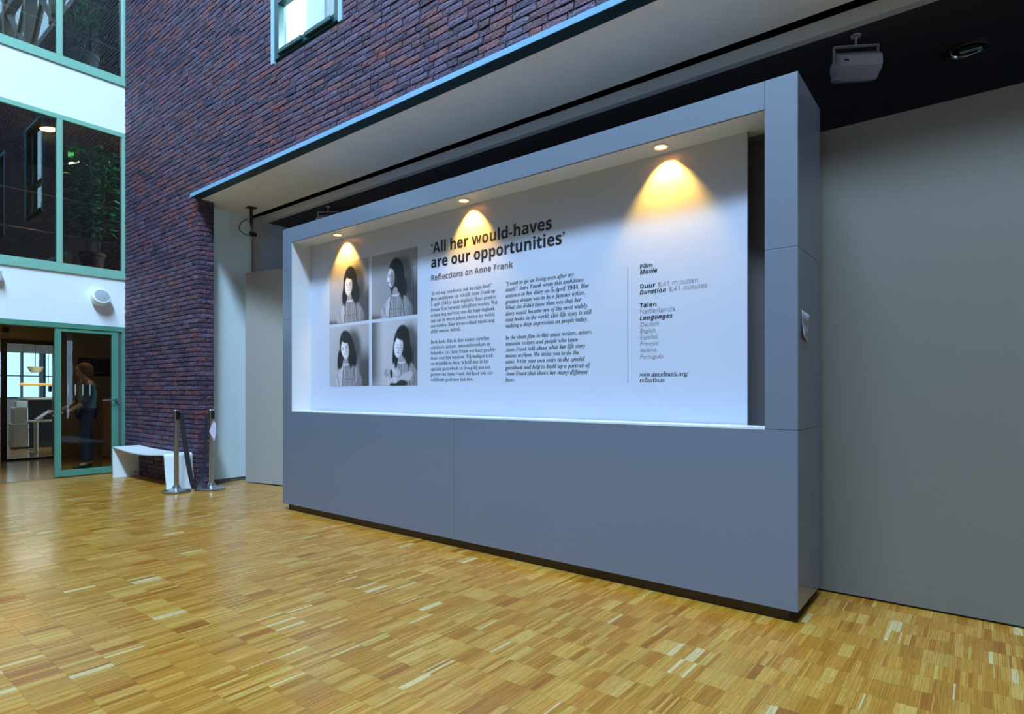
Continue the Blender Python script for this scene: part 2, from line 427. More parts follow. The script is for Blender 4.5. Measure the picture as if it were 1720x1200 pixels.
# ------------------------------------------------------------------ left facade
FX = -10.03
YA, YB = -4.0, 3.37
fac = MB()
for z0, z1 in ((2.157, 2.857), (5.045, 5.738), (8.0, 8.7)): fac.box(FX - .22, FX, YA, YB + .02, z0, z1)
fac.box(FX - .22, FX, YA, YB + .02, 8.7, 16)
fac = fac.build('wall_left', M_facade, kind='structure')
mull = [2.565, .95, -.70, -2.35]
def facade_window(n, z0, z1, rails, zsill):
    w0, w1 = FX - .08, FX + .012
    r = MB().box(w0, w1 + .012, YA, YB, z0, z0 + zsill * .45, .003).box(w0, w1, YA, YB, z0 + zsill * .45 + .002, z0 + zsill, .003).build('window_%d' % n, M_green, kind='structure')
    box('head_frame', w0, w1, YA, YB, z1 - .065, z1, M_green, r, .003)
    box('jamb', w0, w1, YB - .045, YB, z0 + zsill, z1 - .065, M_green, r, .003)
    for y in mull: box('mullion', w0, w1, y - .033, y + .033, z0 + zsill, z1 - .065, M_green, r, .003)
    ys = [YA] + sorted(mull) + [YB]
    for a, b in zip(ys, ys[1:]):
        box('pane', FX - .032, FX - .026, a + .035, b - .035, z0 + zsill + .001, z1 - .066, M_glass, r)
        for z in rails:
            MB().cyl((FX - .065, a + .03, z), (FX - .065, b - .03, z), .014, seg=10).build('rail', M_steel, r, True)
    box('glazing_bead', FX - .026, FX - .004, YB - .062, YB - .047, z0 + zsill, z1 - .066, M_steel, r)
    return r
facade_window(21, 2.858, 5.044, (3.39, 3.90), .13)
facade_window(22, 5.739, 7.999, (6.29, 6.81), .13)
# storeys behind the glass
for k, (zf, zc) in enumerate(((2.86, 5.30), (5.74, 8.0))):
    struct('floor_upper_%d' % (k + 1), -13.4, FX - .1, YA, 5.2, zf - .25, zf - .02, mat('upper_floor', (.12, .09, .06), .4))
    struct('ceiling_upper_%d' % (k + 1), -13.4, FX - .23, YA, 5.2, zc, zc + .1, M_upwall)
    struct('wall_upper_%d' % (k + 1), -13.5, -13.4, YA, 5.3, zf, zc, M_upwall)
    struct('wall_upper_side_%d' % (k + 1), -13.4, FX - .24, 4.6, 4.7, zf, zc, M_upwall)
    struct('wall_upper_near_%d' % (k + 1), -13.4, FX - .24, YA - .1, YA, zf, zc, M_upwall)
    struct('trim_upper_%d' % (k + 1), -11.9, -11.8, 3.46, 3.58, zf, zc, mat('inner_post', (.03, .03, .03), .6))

# ground-floor glazing: open doorway left, green-framed glass door right
d1 = MB().box(FX - .08, FX + .012, YA, YB, 2.085, 2.156, .003).box(FX - .08, FX + .012, YB - .045, YB, 0, 2.085, .003).build('door_1', M_green_dim, kind='structure')
leaf = MB().box(FX - .055, FX, 2.515, 2.585, .012, 2.083, .003).box(FX - .055, FX, 3.20, 3.285, .012, 2.083, .003).box(FX - .055, FX, 2.585, 3.20, .012, .10, .003).box(FX - .055, FX, 2.585, 3.20, 2.035, 2.083, .003).build('door_frame', M_green_dim, d1)
box('door_glass', FX - .03, FX - .024, 2.58, 3.205, .095, 2.04, M_glassd, d1)
for y in (2.668, 2.755, 2.843, 2.93): box('safety_mark', FX - .0235, FX - .0225, y - .007, y + .007, 1.15, 1.30, mat('mark_white', (.32, .36, .36), .5), d1)
hd = MB().cyl((FX + .05, 3.06, 1.072), (FX + .05, 3.25, 1.072), .010, seg=12).cyl((FX, 3.245, 1.072), (FX + .05, 3.245, 1.072), .011, seg=12).cyl((FX, 3.245, 1.072), (FX + .008, 3.245, 1.072), .026, seg=20).build('handle', M_chrome, d1, True)
box('door_seal', FX - .05, FX - .01, 3.29, 3.322, .012, 2.083, mat('rubber_grey', (.10, .10, .11), .6), d1)
box('mullion', FX - .08, FX + .012, .91, .98, 0, 2.085, M_green_dim, d1, .003)
box('threshold', FX - .05, FX + .0, YA, YB, -.004, .003, M_plinth, d1)
for a, b in ((-4, -2.4), (-2.3, -.75), (-.65, .9)): box('side_pane', FX - .035, FX - .029, a, b, 0, 2.085, M_glassd, d1)
for y in (-2.35, -.70): box('mullion', FX - .08, FX + .012, y - .035, y + .035, 0, 2.085, M_green_dim, d1, .003)

struct('wall_sky_screen', -27.2, -27, -6, 16, -1, 5.5, mat('sky_screen_white', (.92, .86, .80), .8))  # added bright wall, screens the raw sky and whitens the lobby windows
struct('floor_street', -27, -22, -6, 16, -.1, -.05, mat('street_ground', (.2, .2, .2), .9))
# hall beyond the door
struct('floor_hall', -22, FX - .021, YA, 9.0, -.06, -.001, M_hallfloor)
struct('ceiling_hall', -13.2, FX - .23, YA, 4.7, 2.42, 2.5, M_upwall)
struct('wall_hall_side', -13.2, FX - .09, 4.6, 4.7, 0, 2.42, M_brownwall)
struct('wall_hall_front', -13.2, FX - .09, YA - .1, YA, 0, 2.42, M_brownwall)
hw = MB().box(-13.3, -13.2, 3.34, 4.7, 0, 2.42).box(-13.3, -13.2, YA, 2.54, 0, 2.42).box(-13.3, -13.2, 2.54, 3.34, 2.10, 2.42).build('wall_hall_far', M_brownwall, kind='structure')
M_brfr = mat('bronze_frame', (.018, .016, .012), .35)
d2 = MB().box(-13.24, -13.16, 2.55, 2.625, 0, 2.10, .003).box(-13.24, -13.16, 3.275, 3.335, 0, 2.10, .003).box(-13.24, -13.16, 2.625, 3.275, 2.032, 2.10, .003).box(-13.24, -13.16, 2.625, 3.275, 0, .035, .003).build('door_2', M_brfr, kind='structure')
box('glass', -13.205, -13.199, 2.62, 3.28, .035, 2.035, M_glassd, d2)
MB().box(-13.19, -13.10, 3.20, 3.24, 1.20, 1.30, .01).build('lock_box', M_black, d2)
# lobby far beyond
M_lob = mat('lobby_wall', (.45, .45, .45), .7)
struct('ceiling_lobby', -19, -13.31, 1, 8, 2.33, 2.5, mat('lobby_ceiling', (.75, .8, .85), .7))
LWX = -18.0
lw = MB().box(LWX - .1, LWX, 1, 8, 0, 1.05).box(LWX - .1, LWX, 1, 8, 2.13, 2.5).build('wall_lobby', M_lob, kind='structure')
struct('wall_lobby_side', LWX, -13.3, 8, 8.1, 0, 2.5, M_lob); struct('wall_lobby_near', LWX, -13.3, .9, 1, 0, 2.5, M_lob)
w9 = box('window_31', LWX - .09, LWX + .02, 1, 8, 1.03, 1.07, mat('lobby_frame', (.10, .18, .25), .4), kind='structure')
for y in (2.4, 3.15, 3.86, 4.22, 4.30, 5.1, 5.9, 6.8):
    box('mullion', LWX - .06, LWX + .03, y - .02, y + .02 + (.06 if 4.2 < y < 4.25 else 0), 1.05, 2.13, w9.data.materials[0], w9)
box('transom', LWX - .05, LWX + .02, 1, 8, 1.56, 1.585, w9.data.materials[0], w9)
box('pane', LWX - .04, LWX - .034, 1, 8, 1.07, 2.13, M_glassd, w9)

t = thing('service_counter', (-16.0, 3.75, 0), 'black service counter in the bright lobby beyond the doors', 'counter')
box('body', -16.6, -15.9, 3.52, 4.4, 0, 1.02, M_black, t, .005); box('counter_top', -16.65, -15.85, 3.50, 4.45, 1.02, 1.06, mat('pale_top', (.5, .42, .3), .4), t, .005)
t = thing('steel_cabinet', (-15.9, 3.36, 0), 'brushed steel cabinet of two stacked boxes beside the black counter', 'cabinet')
box('lower_box', -16.1, -15.75, 3.235, 3.50, .04, .52, M_steel, t, .006); box('upper_box', -16.1, -15.80, 3.27, 3.495, .525, .86, M_steel, t, .006); box('base', -16.05, -15.78, 3.25, 3.49, 0, .04, M_black, t)
MB().box(-16.0, -15.8, 3.30, 3.49, .861, 1.0, .01).build('display_hood', mat('hood', (.5, .6, .6), .3), t)
t = thing('brochure_stand', (-14.6, 3.35, 0), 'small pedestal with a tilted sheet in front of the counter', 'stand')
MB().box(-14.62, -14.56, 3.32, 3.38, 0.01, .62, .004).build('post', M_steel, t)
box('foot', -14.70, -14.48, 3.26, 3.44, 0, .012, M_steel, t)
MB().box(-14.75, -14.42, 3.22, 3.62, .60, .635, .006).build('shelf', mat('pale_shelf', (.55, .47, .33), .4), t)
mm = Matrix.Translation((-14.58, 3.47, .74)) @ Matrix.Rotation(math.radians(38), 4, 'X')
MB().box(-.14, .14, -.14, .14, -.005, .005, M=mm).build('tilted_sheet', mat('sheet_grey', (.45, .48, .52), .5), t)
MB().box(-14.60, -14.56, 3.42, 3.46, .63, .72).build('sheet_support', M_steel, t)
t = thing('pendant_lamp', (-16.6, 3.80, 1.72), 'bowl-shaped pale pendant lamp hanging before the lobby windows', 'lamp')
MB().lathe((-16.6, 3.80, 1.62), [(.03, 0), (.09, .01), (.13, .09), (.15, .13), (.14, .13), (.03, .03)], 20).build('shade', mat('shade_cream', (.75, .65, .40), .5), t, True)
MB().cyl((-16.6, 3.80, 1.74), (-16.6, 3.80, 2.33), .006, seg=8).build('cord', M_black, t)
t = thing('hanging_bar_lamp', (-16.1, 3.7, 1.35), 'long orange bar lamp hanging low over the service counter', 'lamp')
MB().cyl((-16.1, 3.42, 1.352), (-16.1, 3.98, 1.352), .028, seg=12).build('bar', mat('bar_orange', (.7, .35, .08), .4, emit=(1, .45, .08), es=.6), t, True)
for y in (3.48, 3.92): MB().cyl((-16.1, y, 1.37), (-16.1, y, 2.33), .004, seg=6).build('cord', M_black, t)
# sign, emergency lamp, cabinet in the hall
t = thing('direction_sign', (-13.19, 3.93, 1.65), 'dark direction sign board on the hall wall behind the person', 'sign')
box('board', -13.2, -13.18, 3.66, 4.16, 1.49, 1.83, mat('sign_black', (.012, .010, .016), .4), t, .003)
M_sw = mat('sign_grey_print', (.10, .10, .12), .6)
for (y0, y1, z0, z1) in ((3.70, 3.75, 1.76, 1.80), (3.80, 3.87, 1.765, 1.785), (3.90, 4.00, 1.765, 1.785), (3.80, 3.97, 1.66, 1.675), (3.80, 4.10, 1.55, 1.565)): box('printed_line', -13.179, -13.178, y0, y1, z0, z1, M_sw, t)
tag(box('wall_panel', -13.2, -13.18, 4.2, 4.26, 1.49, 1.83, bpy.data.materials['sign_black'], None, .003), 'narrow dark board right of the direction sign on hall wall', 'sign')
tag(MB().box(-13.2, -13.15, 2.57, 2.65, 2.22, 2.30, .008).build('emergency_lamp', M_black), 'tiny dark box lamp above the inner hall door', 'lamp')
t = thing('wooden_cupboard', (-12.2, 4.15, 0), 'low brown wooden cupboard behind the person in the hall', 'cupboard')
M_cb = mat('cupboard_wood', (.42, .22, .06), .4, noise=.2, nscale=5, stretch=(1, 1, .2))
box('carcass', -12.6, -11.9, 3.86, 4.5, .02, 1.08, M_cb, t, .006); box('door', -11.9, -11.88, 3.87, 4.17, .06, 1.05, M_cb, t, .004); box('door', -11.9, -11.88, 4.18, 4.49, .06, 1.05, M_cb, t, .004)
box('plinth', -12.55, -11.92, 3.88, 4.48, 0, .02, M_black, t)
lamp('hall_lamp', 'AREA', (-11.6, 2.4, 2.38), 5, (1, .62, .25), size=.5)
lamp('hall_lamp_head', 'SPOT', (-11.0, 3.35, 2.38), 14, (1, .55, .18), (0, -.1, -1), spot_size=1.1, spot_blend=.8, shadow_soft_size=.05)
lamp('lobby_lamp', 'AREA', (-15.5, 3.8, 2.3), 40, (.95, .97, 1), size=1.2)

# timber lattice glazing above the brick wall (seen mirrored in the upper panes)
M_beam = mat('beam_timber', (.40, .34, .28), .6)
lat = box('window_20', -8.2, 12.3, WY + .02, WY + .18, 8.0, 8.15, M_beam, kind='structure')
box('lattice_rail', -8.2, 12.3, WY + .02, WY + .18, 11.45, 11.6, M_beam, lat); box('lattice_rail', -8.2, 12.3, WY + .02, WY + .18, 9.7, 9.85, M_beam, lat)
for k in range(12):
    x = -8.1 + k * 1.75
    box('lattice_post', x - .09, x + .09, WY + .0, WY + .2, 8.15, 11.45, M_beam, lat)
    if k < 11:
        for z in (8.15, 9.85): MB().tube([(x, WY + .1, z), (x + 1.75, WY + .1, z + 1.6)], .055, 6).tube([(x, WY + .1, z + 1.6), (x + 1.75, WY + .1, z)], .055, 6).build('lattice_brace', M_beam, lat)

# ------------------------------------------------------------------ atrium shell out of the frame
struct('wall_front', -10.3, 12.3, -4.3, -4.0, 0, 17, M_opp)
gable = MB().box(12.0, 12.3, -4.2, 3.4, 0, 16.1)
gable = gable.build('wall_right', M_opp, kind='structure')
M_beam = mat('beam_timber', (.40, .34, .28), .6)
roof = box('ceiling_roof', -10.3, 12.3, -4.3, -3.9, ROOF_Z, ROOF_Z + .2, M_opp, kind='structure')
box('roof_deck', 3.0, 12.3, -4.3, -2.0, ROOF_Z, ROOF_Z + .2, M_opp, roof)  # unseen roof, closed here to dim the light towards the right
box('roof_deck', -10.3, 12.3, -2.0, 3.6, ROOF_Z, ROOF_Z + .2, M_opp, roof)  # unseen roof, leaves only a strip open to aim the daylight
for k in range(12): box('roof_beam', -10 + k * 2.0, -9.88 + k * 2.0, -3.9, -2.0, ROOF_Z - .15, ROOF_Z + .15, M_beam, roof)

# ------------------------------------------------------------------ display box
bx = thing('display_box', (-3.17, 3.56, 0), 'large free-standing grey display box with lit recessed text panel', 'display')
X0, X1, Y0, Y1 = -5.593, -.742, 3.30, 3.835
OX0, OX1, OZ0, OZ1, TZ = -5.432, -.904, 1.0, 2.697, 2.846
g = .0012
MB().box(-5.535, -.795, 3.335, 3.80, 0, .068).build('plinth', M_plinth, bx)
box('base_panel', X0, -3.178 - g, Y0, Y1, .064, OZ0 - .002, M_box, bx, .0012)
box('base_panel', -3.178 + g, X1, Y0, Y1, .064, OZ0 - .002, M_box, bx, .0012)
box('post_panel', X0, OX0, Y0, Y1, OZ0 + .0005, 1.928 - g, M_box, bx, .0012)
box('post_panel', X0, OX0, Y0, Y1, 1.928 + g, TZ, M_box, bx, .0012)
box('post_panel', OX1, X1, Y0, Y1, OZ0 + .0005, 1.948 - g, M_box, bx, .0012)
box('post_panel', OX1, X1, Y0, Y1, 1.948 + g, TZ, M_box, bx, .0012)
box('lintel_panel', OX0 + g, OX1 - g, Y0, Y1, OZ1, TZ, M_box, bx, .0012)
box('reveal_lining', OX0, OX0 + .003, Y0 + .003, 3.512, OZ0, OZ1, M_boxwhite, bx)
box('reveal_lining', OX0 + .003, OX1, Y0 + .012, 3.60, OZ1 - .003, OZ1 - .0003, M_boxwhite, bx)
sl = MB()
for y0, y1 in ((3.302, 3.355), (3.367, 3.43), (3.442, 3.50)): sl.box(OX0 + .003, OX1, y0, y1, OZ0 - .002, OZ0 + .008)
sl.box(OX0 + .003, OX1, 3.355, 3.50, OZ0 - .002, OZ0 + .003).build('sill_track', M_boxwhite, bx)
box('rear_lining', -1.3, OX1, 3.70, 3.72, OZ0, OZ1, M_slot, bx)
PX1 = -1.058; PY = 3.512
pan = box('print_panel', OX0, PX1, PY, PY + .022, OZ0 - .001, OZ1 - .003, M_print, bx)
pan['label'] = 'white printed panel with portraits and text'
# downlights in the lintel
for i, x in enumerate((-4.82, -3.18, -1.54)):
    z = OZ1 - .003
    r = MB().lathe((x, 3.41, 0), [(.054, z), (.054, z - .004), (.042, z - .006), (.036, z - .0015), (.036, z)], 28).build('downlight', M_boxwhite, bx, True)
    MB().lathe((x, 3.41, 0), [(.0001, z - .0015), (.034, z - .0015)], 20).build('bulb', M_bulb, r)
    lamp('halogen_%d' % i, 'SPOT', (x, 3.41, z - .012), 38, (1, .56, .08), (0, .44, -1), spot_size=math.radians(88), spot_blend=.55, shadow_soft_size=.012)
# notice on the right flank
st = thing('paper_notice', (X1, 3.45, 1.55), 'small curling paper notice taped to the right flank of the display box', 'notice')
def npt(i, j, lift=0):
    u, v = i / 6, j / 6
    return (X1 + .0015 + lift + .022 * max(0, .45 - v) * max(0, .6 - u) * 2 + .002 * math.sin(5 * u + 3 * v), 3.375 + .165 * u + .006 * v, 1.478 + .150 * v - .012 * u)
n_ = MB(); grid = [[n_.bm.verts.new(npt(i, j)) for i in range(7)] for j in range(7)]
for j in range(6):
    for i in range(6): n_.bm.faces.new((grid[j][i], grid[j][i + 1], grid[j + 1][i + 1], grid[j + 1][i]))
no = n_.build('sheet', mat('paper', (.42, .42, .50), .6), st, True); md = no.modifiers.new('thick', 'SOLIDIFY'); md.thickness = .0006; md.offset = -1
for j in (4.1, 3.4, 1.6, 1.1): MB().poly([npt(.8, j, .0005), npt(5.2, j, .0005), npt(5.2, j + .35, .0005), npt(.8, j + .35, .0005)]).build('printed_line', M_ink3, st)

# ---- portraits: flat prints painted on a fine grid with vertex colours
def sm(a, b, x): t = np.clip((x - a) / (b - a), 0, 1); return t * t * (3 - 2 * t)
def ell(U, V, cx, cy, rx, ry, soft=.12, rot=0):
    c, s = math.cos(rot), math.sin(rot); x = (U - cx); y = (V - cy) * .94; X = (x * c + y * s) / rx; Y = (-x * s + y * c) / ry
    return 1 - sm(1 - soft, 1 + soft, np.sqrt(X * X + Y * Y))
def mixv(I, v, m): return I * (1 - m) + v * m
def portrait(kind):
    nu, nv = 124, 118
    U, V = np.meshgrid(np.linspace(0, 1, nu + 1), np.linspace(0, 1, nv + 1))
    rs = np.random.RandomState(kind)
    bgv = {1: .38, 2: .30, 3: .42, 4: .50}[kind]
    I = bgv * (1 - .25 * U) + .05 * V
    if kind in (1, 2): I = mixv(I, .02, sm(.12, .0, V + .12 * U) * .8)
    if kind == 4: I = mixv(I, .12, sm(.30, .02, U) * sm(-.1, .4, V + .2))
    hx, hy, rot = {1: (.53, .62, 0), 2: (.54, .60, .05), 3: (.44, .63, .28), 4: (.66, .62, -.12)}[kind]
    # the shadow the sitter throws on the right
    sd = {1: (.80, .50), 2: (.83, .50), 3: (.80, .48), 4: (.93, .42)}[kind]
    I = mixv(I, .05, ell(U, V, hx + .17, hy - .0, .20, .28, .35) * .9)
    I = mixv(I, .03, sm(sd[0] - .16, sd[0] + .02, U) * sm(.75, .35, V) * .85)
    # hair back
    I = mixv(I, .012, ell(U, V, hx + .01, hy + .02, .175, .265, .07, rot))
    I = mixv(I, .015, ell(U, V, hx - .12 + .1 * (kind == 2) - .03 * (kind == 3), hy - .17, .075, .17, .2, -.1))
    I = mixv(I, .015, ell(U, V, hx + .14 + .02 * (kind == 3), hy - .15, .10, .19, .2, .15))
    # shoulders and cardigan
    bxc = hx + (.02 if kind != 3 else .06)
    body = sm(.0, .03, (.36 + .05 * (kind == 4)) - 1.6 * np.abs(U - bxc) ** 2.0 * 1.3 - V + .02) * sm(.37, .30, np.abs(U - bxc))
    lightside = 1 - .55 * sm(bxc - .12, bxc + .30, U)
    fold = np.sin(52 * (U - bxc) * (1 + .3 * V) + 2.0 * np.sin(9 * V + kind)) * .5 + .5 * np.sin(31 * (U - bxc) - 5 * V + kind)
    bodyv = (.46 + .10 * fold) * lightside
    I = mixv(I, bodyv, body)
    I = mixv(I, .16, sm(.035, .0, np.abs(np.abs(U - bxc) - .30 + .35 * np.clip(.2 - V, 0, 1))) * body * .6)
    blouse = body * sm(.15, .12, np.abs(U - bxc + .02) + .12 * V)
    I = mixv(I, (.30 + .09 * np.sin(120 * (U - bxc) * (1.15 - .8 * V)) + .05 * np.sin(37 * (U - bxc))) * lightside, blouse)
    I = mixv(I, .10, sm(.010, .003, np.abs(V - .115 - .3 * (U - bxc) ** 2)) * blouse * .7); I = mixv(I, .10, sm(.008, .002, np.abs(V - .06)) * blouse * .6)
    for sgn in (-1, 1): I = mixv(I, .05, sm(.020, .006, np.abs(U - (bxc + sgn * (.125 + .10 * (.35 - V))) - .008 * np.sin(48 * V))) * body * (.5 + .5 * np.sin(75 * V) ** 2))
    # the neck, then the hair that falls over the shoulders
    I = mixv(I, .30, ell(U, V, hx - .01, hy - .22, .055, .07, .2))
    I = mixv(I, .55, sm(.02, .008, np.abs(V - (hy - .275) - 2.2 * (U - hx) ** 2)) * sm(.09, .06, np.abs(U - hx)))
    if kind != 2: I = mixv(I, .014, ell(U, V, hx - .125 - .02 * (kind == 3), hy - .14, .052, .20, .25, -.05 - rot))
    I = mixv(I, .014, ell(U, V, hx + .125 + .02 * (kind == 3), hy - .13, .065, .20, .25, .1 - rot))
    # face
    fx, fy = {1: (-.03, -.02), 2: (-.10, .01), 3: (-.03, -.02), 4: (-.055, -.035)}[kind]
    frx, fry = {1: (.092, .150), 2: (.075, .140), 3: (.098, .150), 4: (.095, .150)}[kind]
    c, s = math.cos(rot), math.sin(rot)
    x = (U - hx - fx) * c + (V - hy - fy) * s; y = -(U - hx - fx) * s + (V - hy - fy) * c
    face = ell(U, V, hx + fx, hy + fy, frx, fry, .09, rot)
    fv = .74 - 3.2 * np.clip(x + .02, 0, 1) - .5 * np.clip(y - .08, 0, 1) * 3
    fv = np.clip(fv + .06 * np.sin(12 * y), .10, .85)
    I = mixv(I, fv, face)
    E_ = lambda cx, cy, rx, ry, v, k=1: mixv(I, v, (1 - sm(.7, 1.3, np.sqrt(((x - cx) / rx) ** 2 + ((y - cy) / ry) ** 2))) * face * k)
    if kind == 2:
        I = E_(-.045, .02, .018, .009, .05); I = E_(-.045, .048, .026, .007, .08, .8); I = E_(-.05, -.068, .02, .009, .16); I = E_(.02, -.03, .05, .12, .10, .75)
        I = mixv(I, .70, ell(U, V, hx + fx - .072, hy - .01, .016, .03, .3))
    elif kind == 4:
        for q in (-.040, .034): I = E_(q, -.005, .024, .007, .06); I = E_(q, .034, .028, .006, .14, .8)
        I = E_(.0, -.045, .010, .035, .30, .7); I = E_(-.002, -.052, .014, .007, .12); I = E_(-.003, -.085, .024, .008, .14)
    else:
        for q in (-.040, .036): I = E_(q, .018, .017, .010, .03); I = E_(q, .047, .027, .006, .08, .85)
        I = E_(.010, -.010, .008, .035, .34, .7); I = E_(.0, -.032, .017, .007, .15)
        if kind == 3:
            m = sm(.009, .003, np.abs(y + .072 - 6 * x * x)) * sm(.048, .038, np.abs(x)) * face; I = mixv(I, .08, m)
            m = sm(.007, .002, np.abs(y + .066 - 6 * x * x)) * sm(.036, .028, np.abs(x)) * face; I = mixv(I, .85, m)
        else: I = E_(0, -.068, .026, .007, .12)
    # fringe
    I = mixv(I, .012, ell(U, V, hx + fx + (.09 if kind == 2 else .045), hy + fy + .165, .12, .055, .15, rot - .2))
    hairm = ell(U, V, hx + .01, hy + .02, .175, .265, .07, rot) * (1 - face)
    I = I + hairm * .03 * np.clip(np.sin(60 * x + 30 * y), 0, 1) * sm(.1, -.1, x)
    if kind == 4:                                # hands before the chest, sewing
        I = mixv(I, .42, ell(U, V, .72, .10, .20, .075, .2, .45)); I = mixv(I, .03, ell(U, V, .60, .02, .20, .06, .2, .1))
        I = mixv(I, .55, ell(U, V, .52, .085, .11, .045, .2, .1) * (.7 + .3 * np.sin(50 * U)))
        I = mixv(I, .30, ell(U, V, .34, .20, .055, .06, .2, .5)); I = mixv(I, .42, ell(U, V, .56, .20, .075, .065, .2, -.3))
        for q in range(4): I = mixv(I, .40, ell(U, V, .36 + .018 * q, .245 - .018 * q, .038, .013, .2, .6)); I = mixv(I, .50, ell(U, V, .52 + .01 * q, .245 - .022 * q, .04, .012, .2, -.2))
        I = mixv(I, .03, ell(U, V, .445, .185, .03, .06, .2, .2))
    I = np.clip(I + rs.normal(0, .006, I.shape), .006, .9)
    return U, V, I
M_photo = mat('photo_print', (.5, .5, .5), .35, attr='Col')
PW, PH = .618, .584
ph = [(-5.096, 1.868, 1), (-4.436, 1.868, 2), (-5.096, 1.252, 3), (-4.436, 1.252, 4)]
for (x0, z0, k) in ph:
    U, V, I = portrait(k); nv, nu = U.shape
    vs = np.stack([x0 + U * PW, np.full_like(U, PY - .0012), z0 + V * PH], -1).reshape(-1, 3)
    idx = np.arange(nv * nu).reshape(nv, nu)
    fs = np.stack([idx[:-1, :-1], idx[:-1, 1:], idx[1:, 1:], idx[1:, :-1]], -1).reshape(-1, 4)
    me = bpy.data.meshes.new('portrait_print'); me.from_pydata(vs.tolist(), [], fs.tolist()); me.update()
    at = me.color_attributes.new('Col', 'FLOAT_COLOR', 'POINT')
    cc = np.stack([I * .96, I * .93, I * 1.04, np.ones_like(I)], -1).reshape(-1, 4).astype(np.float32)
    at.data.foreach_set('color', cc.ravel())
    link('portrait_print', me, M_photo, pan)
# ---- text
def uni(s, up, lo, dg=None, ex={}):
    r = ''
    for ch in s:
        if ch in ex: r += ex[ch]
        elif 'a' <= ch <= 'z': r += chr(lo + ord(ch) - 97)
        elif 'A' <= ch <= 'Z': r += chr(up + ord(ch) - 65)
        elif dg and '0' <= ch <= '9': r += chr(dg + ord(ch) - 48)
        else: r += ch
    return r
bold_sans = lambda s: uni(s, 0x1D5D4, 0x1D5EE, 0x1D7EC)
bi_sans = lambda s: uni(s, 0x1D63C, 0x1D656, 0x1D7EC)
reg_sans = lambda s: uni(s, 0x1D5A0, 0x1D5BA, 0x1D7E2)
it_sans = lambda s: uni(s, 0x1D608, 0x1D622, 0x1D7E2)
b_serif = lambda s: uni(s, 0x1D400, 0x1D41A, 0x1D7CE)
bi_serif = lambda s: uni(s, 0x1D468, 0x1D482, 0x1D7CE)
def text(name, lines, x, z, cap, pitch, m, width=None, offset=0, shear=0):
    """lines set at x, first baseline at z, cap height cap; one flat printed mesh on the panel"""
    cu = bpy.data.curves.new(name, 'FONT'); cu.body = '\n'.join(lines); cu.size = 1; cu.offset = offset; cu.shear = shear
    cu.resolution_u = 3
    s = cap / .70
    cu.space_line = 1
    to = bpy.data.objects.new(name, cu); COL.objects.link(to)
    bpy.context.view_layer.update()
    me = bpy.data.meshes.new_from_object(to.evaluated_get(bpy.context.evaluated_depsgraph_get()))
    bpy.data.objects.remove(to)
    co = np.empty(len(me.vertices) * 3, np.float32); me.vertices.foreach_get('co', co); co = co.reshape(-1, 3)
    sx = s
    if width: sx = width / max(1e-6, co[:, 0].max())
    # each line back to its own pitch: built line by line, so one line per call
    co = np.stack([x + co[:, 0] * sx, np.full(len(co), PY - .0015), z + co[:, 1] * s], -1)
    me.vertices.foreach_set('co', co.astype(np.float32).ravel()); me.update(); me.materials.clear()
    me.name = name
    o = link(name, me, m, pan); return o
def join(objs, name):
    V, Fc = [], []
    for o in objs:
        k = len(V); V += [tuple(v.co) for v in o.data.vertices]; Fc += [tuple(k + i for i in p.vertices) for p in o.data.polygons]
    m = objs[0].data.materials[0]
    for o in objs: bpy.data.objects.remove(o)
    me = bpy.data.meshes.new(name); me.from_pydata(V, [], Fc); me.update()
    o = link(name, me, m, pan); o['kind'] = 'stuff'; return o
def block(name, lines, conv, x, z, cap, pitch, m, wfull, longest, offset=0, shear=0):
    # the same horizontal factor for the whole block, from its longest line
    ref = text('ref', [conv(longest)], 0, 0, cap, 0, m, None, offset, shear)
    nat = max(v.co.x for v in ref.data.vertices); bpy.data.objects.remove(ref)
    k = wfull / nat; out = []
    for i, l in enumerate(lines):
        if not l: continue
        t_ = text(name, [conv(l)], 0, z - i * pitch, cap, 0, m, None, offset, shear)
        for v in t_.data.vertices: v.co.x = x + v.co.x * k
        out.append(t_)
    return join(out, name)
PX = -3.655
block('title_text', ['‘All her would-haves', 'are our opportunities’'], bold_sans, PX, 2.366, .086, .122, M_ink, 1.35, 'are our opportunities’', .008)
block('subtitle_text', ['Reflections on Anne Frank'], bold_sans, PX, 2.135, .046, 0, M_ink2, .885, 'Reflections on Anne Frank')
nl = ['"Ik wil nog voortleven, ook na mijn dood!"', 'Deze ambitieuze zin schrijft Anne Frank op', '5 april 1944 in haar dagboek. Haar grootste', 'droom? Een beroemd schrijfster worden. Wat', 'ze toen nog niet wist, was dat haar dagboek', 'één van de meest gelezen boeken ter wereld', 'zou worden. Haar levensverhaal maakt nog', 'altijd enorme indruk.', '',
      'In de korte film in deze ruimte vertellen', 'schrijvers, acteurs, museumbezoekers en', 'bekenden van Anne Frank wat haar geschie-', 'denis voor hen betekent. Wij nodigen u uit', 'om hetzelfde te doen. Schrijf mee in het', 'speciale gastenboek en draag bij aan een', 'portret van Anne Frank, dat haar vele ver-', 'schillende gezichten laat zien.']
en = ['"I want to go on living even after my', 'death!" Anne Frank wrote this ambitious', 'sentence in her diary on 5 April 1944. Her', 'greatest dream was to be a famous writer.', 'What she didn’t know then was that her', 'diary would become one of the most widely', 'read books in the world. Her life story is still', 'making a deep impression on people today.', '',
      'In the short film in this space writers, actors,', 'museum visitors and people who knew', 'Anne Frank talk about what her life story', 'means to them. We invite you to do the', 'same. Write your own entry in the special', 'guestbook and help to build up a portrait of', 'Anne Frank that shows her many different', 'faces.']
block('dutch_text', nl, b_serif, PX, 2.011, .031, .0453, M_ink, .735, nl[3], -.010)
block('english_text', en, bi_serif, -2.842, 2.004, .031, .0455, M_ink, .755, en[6], -.004)
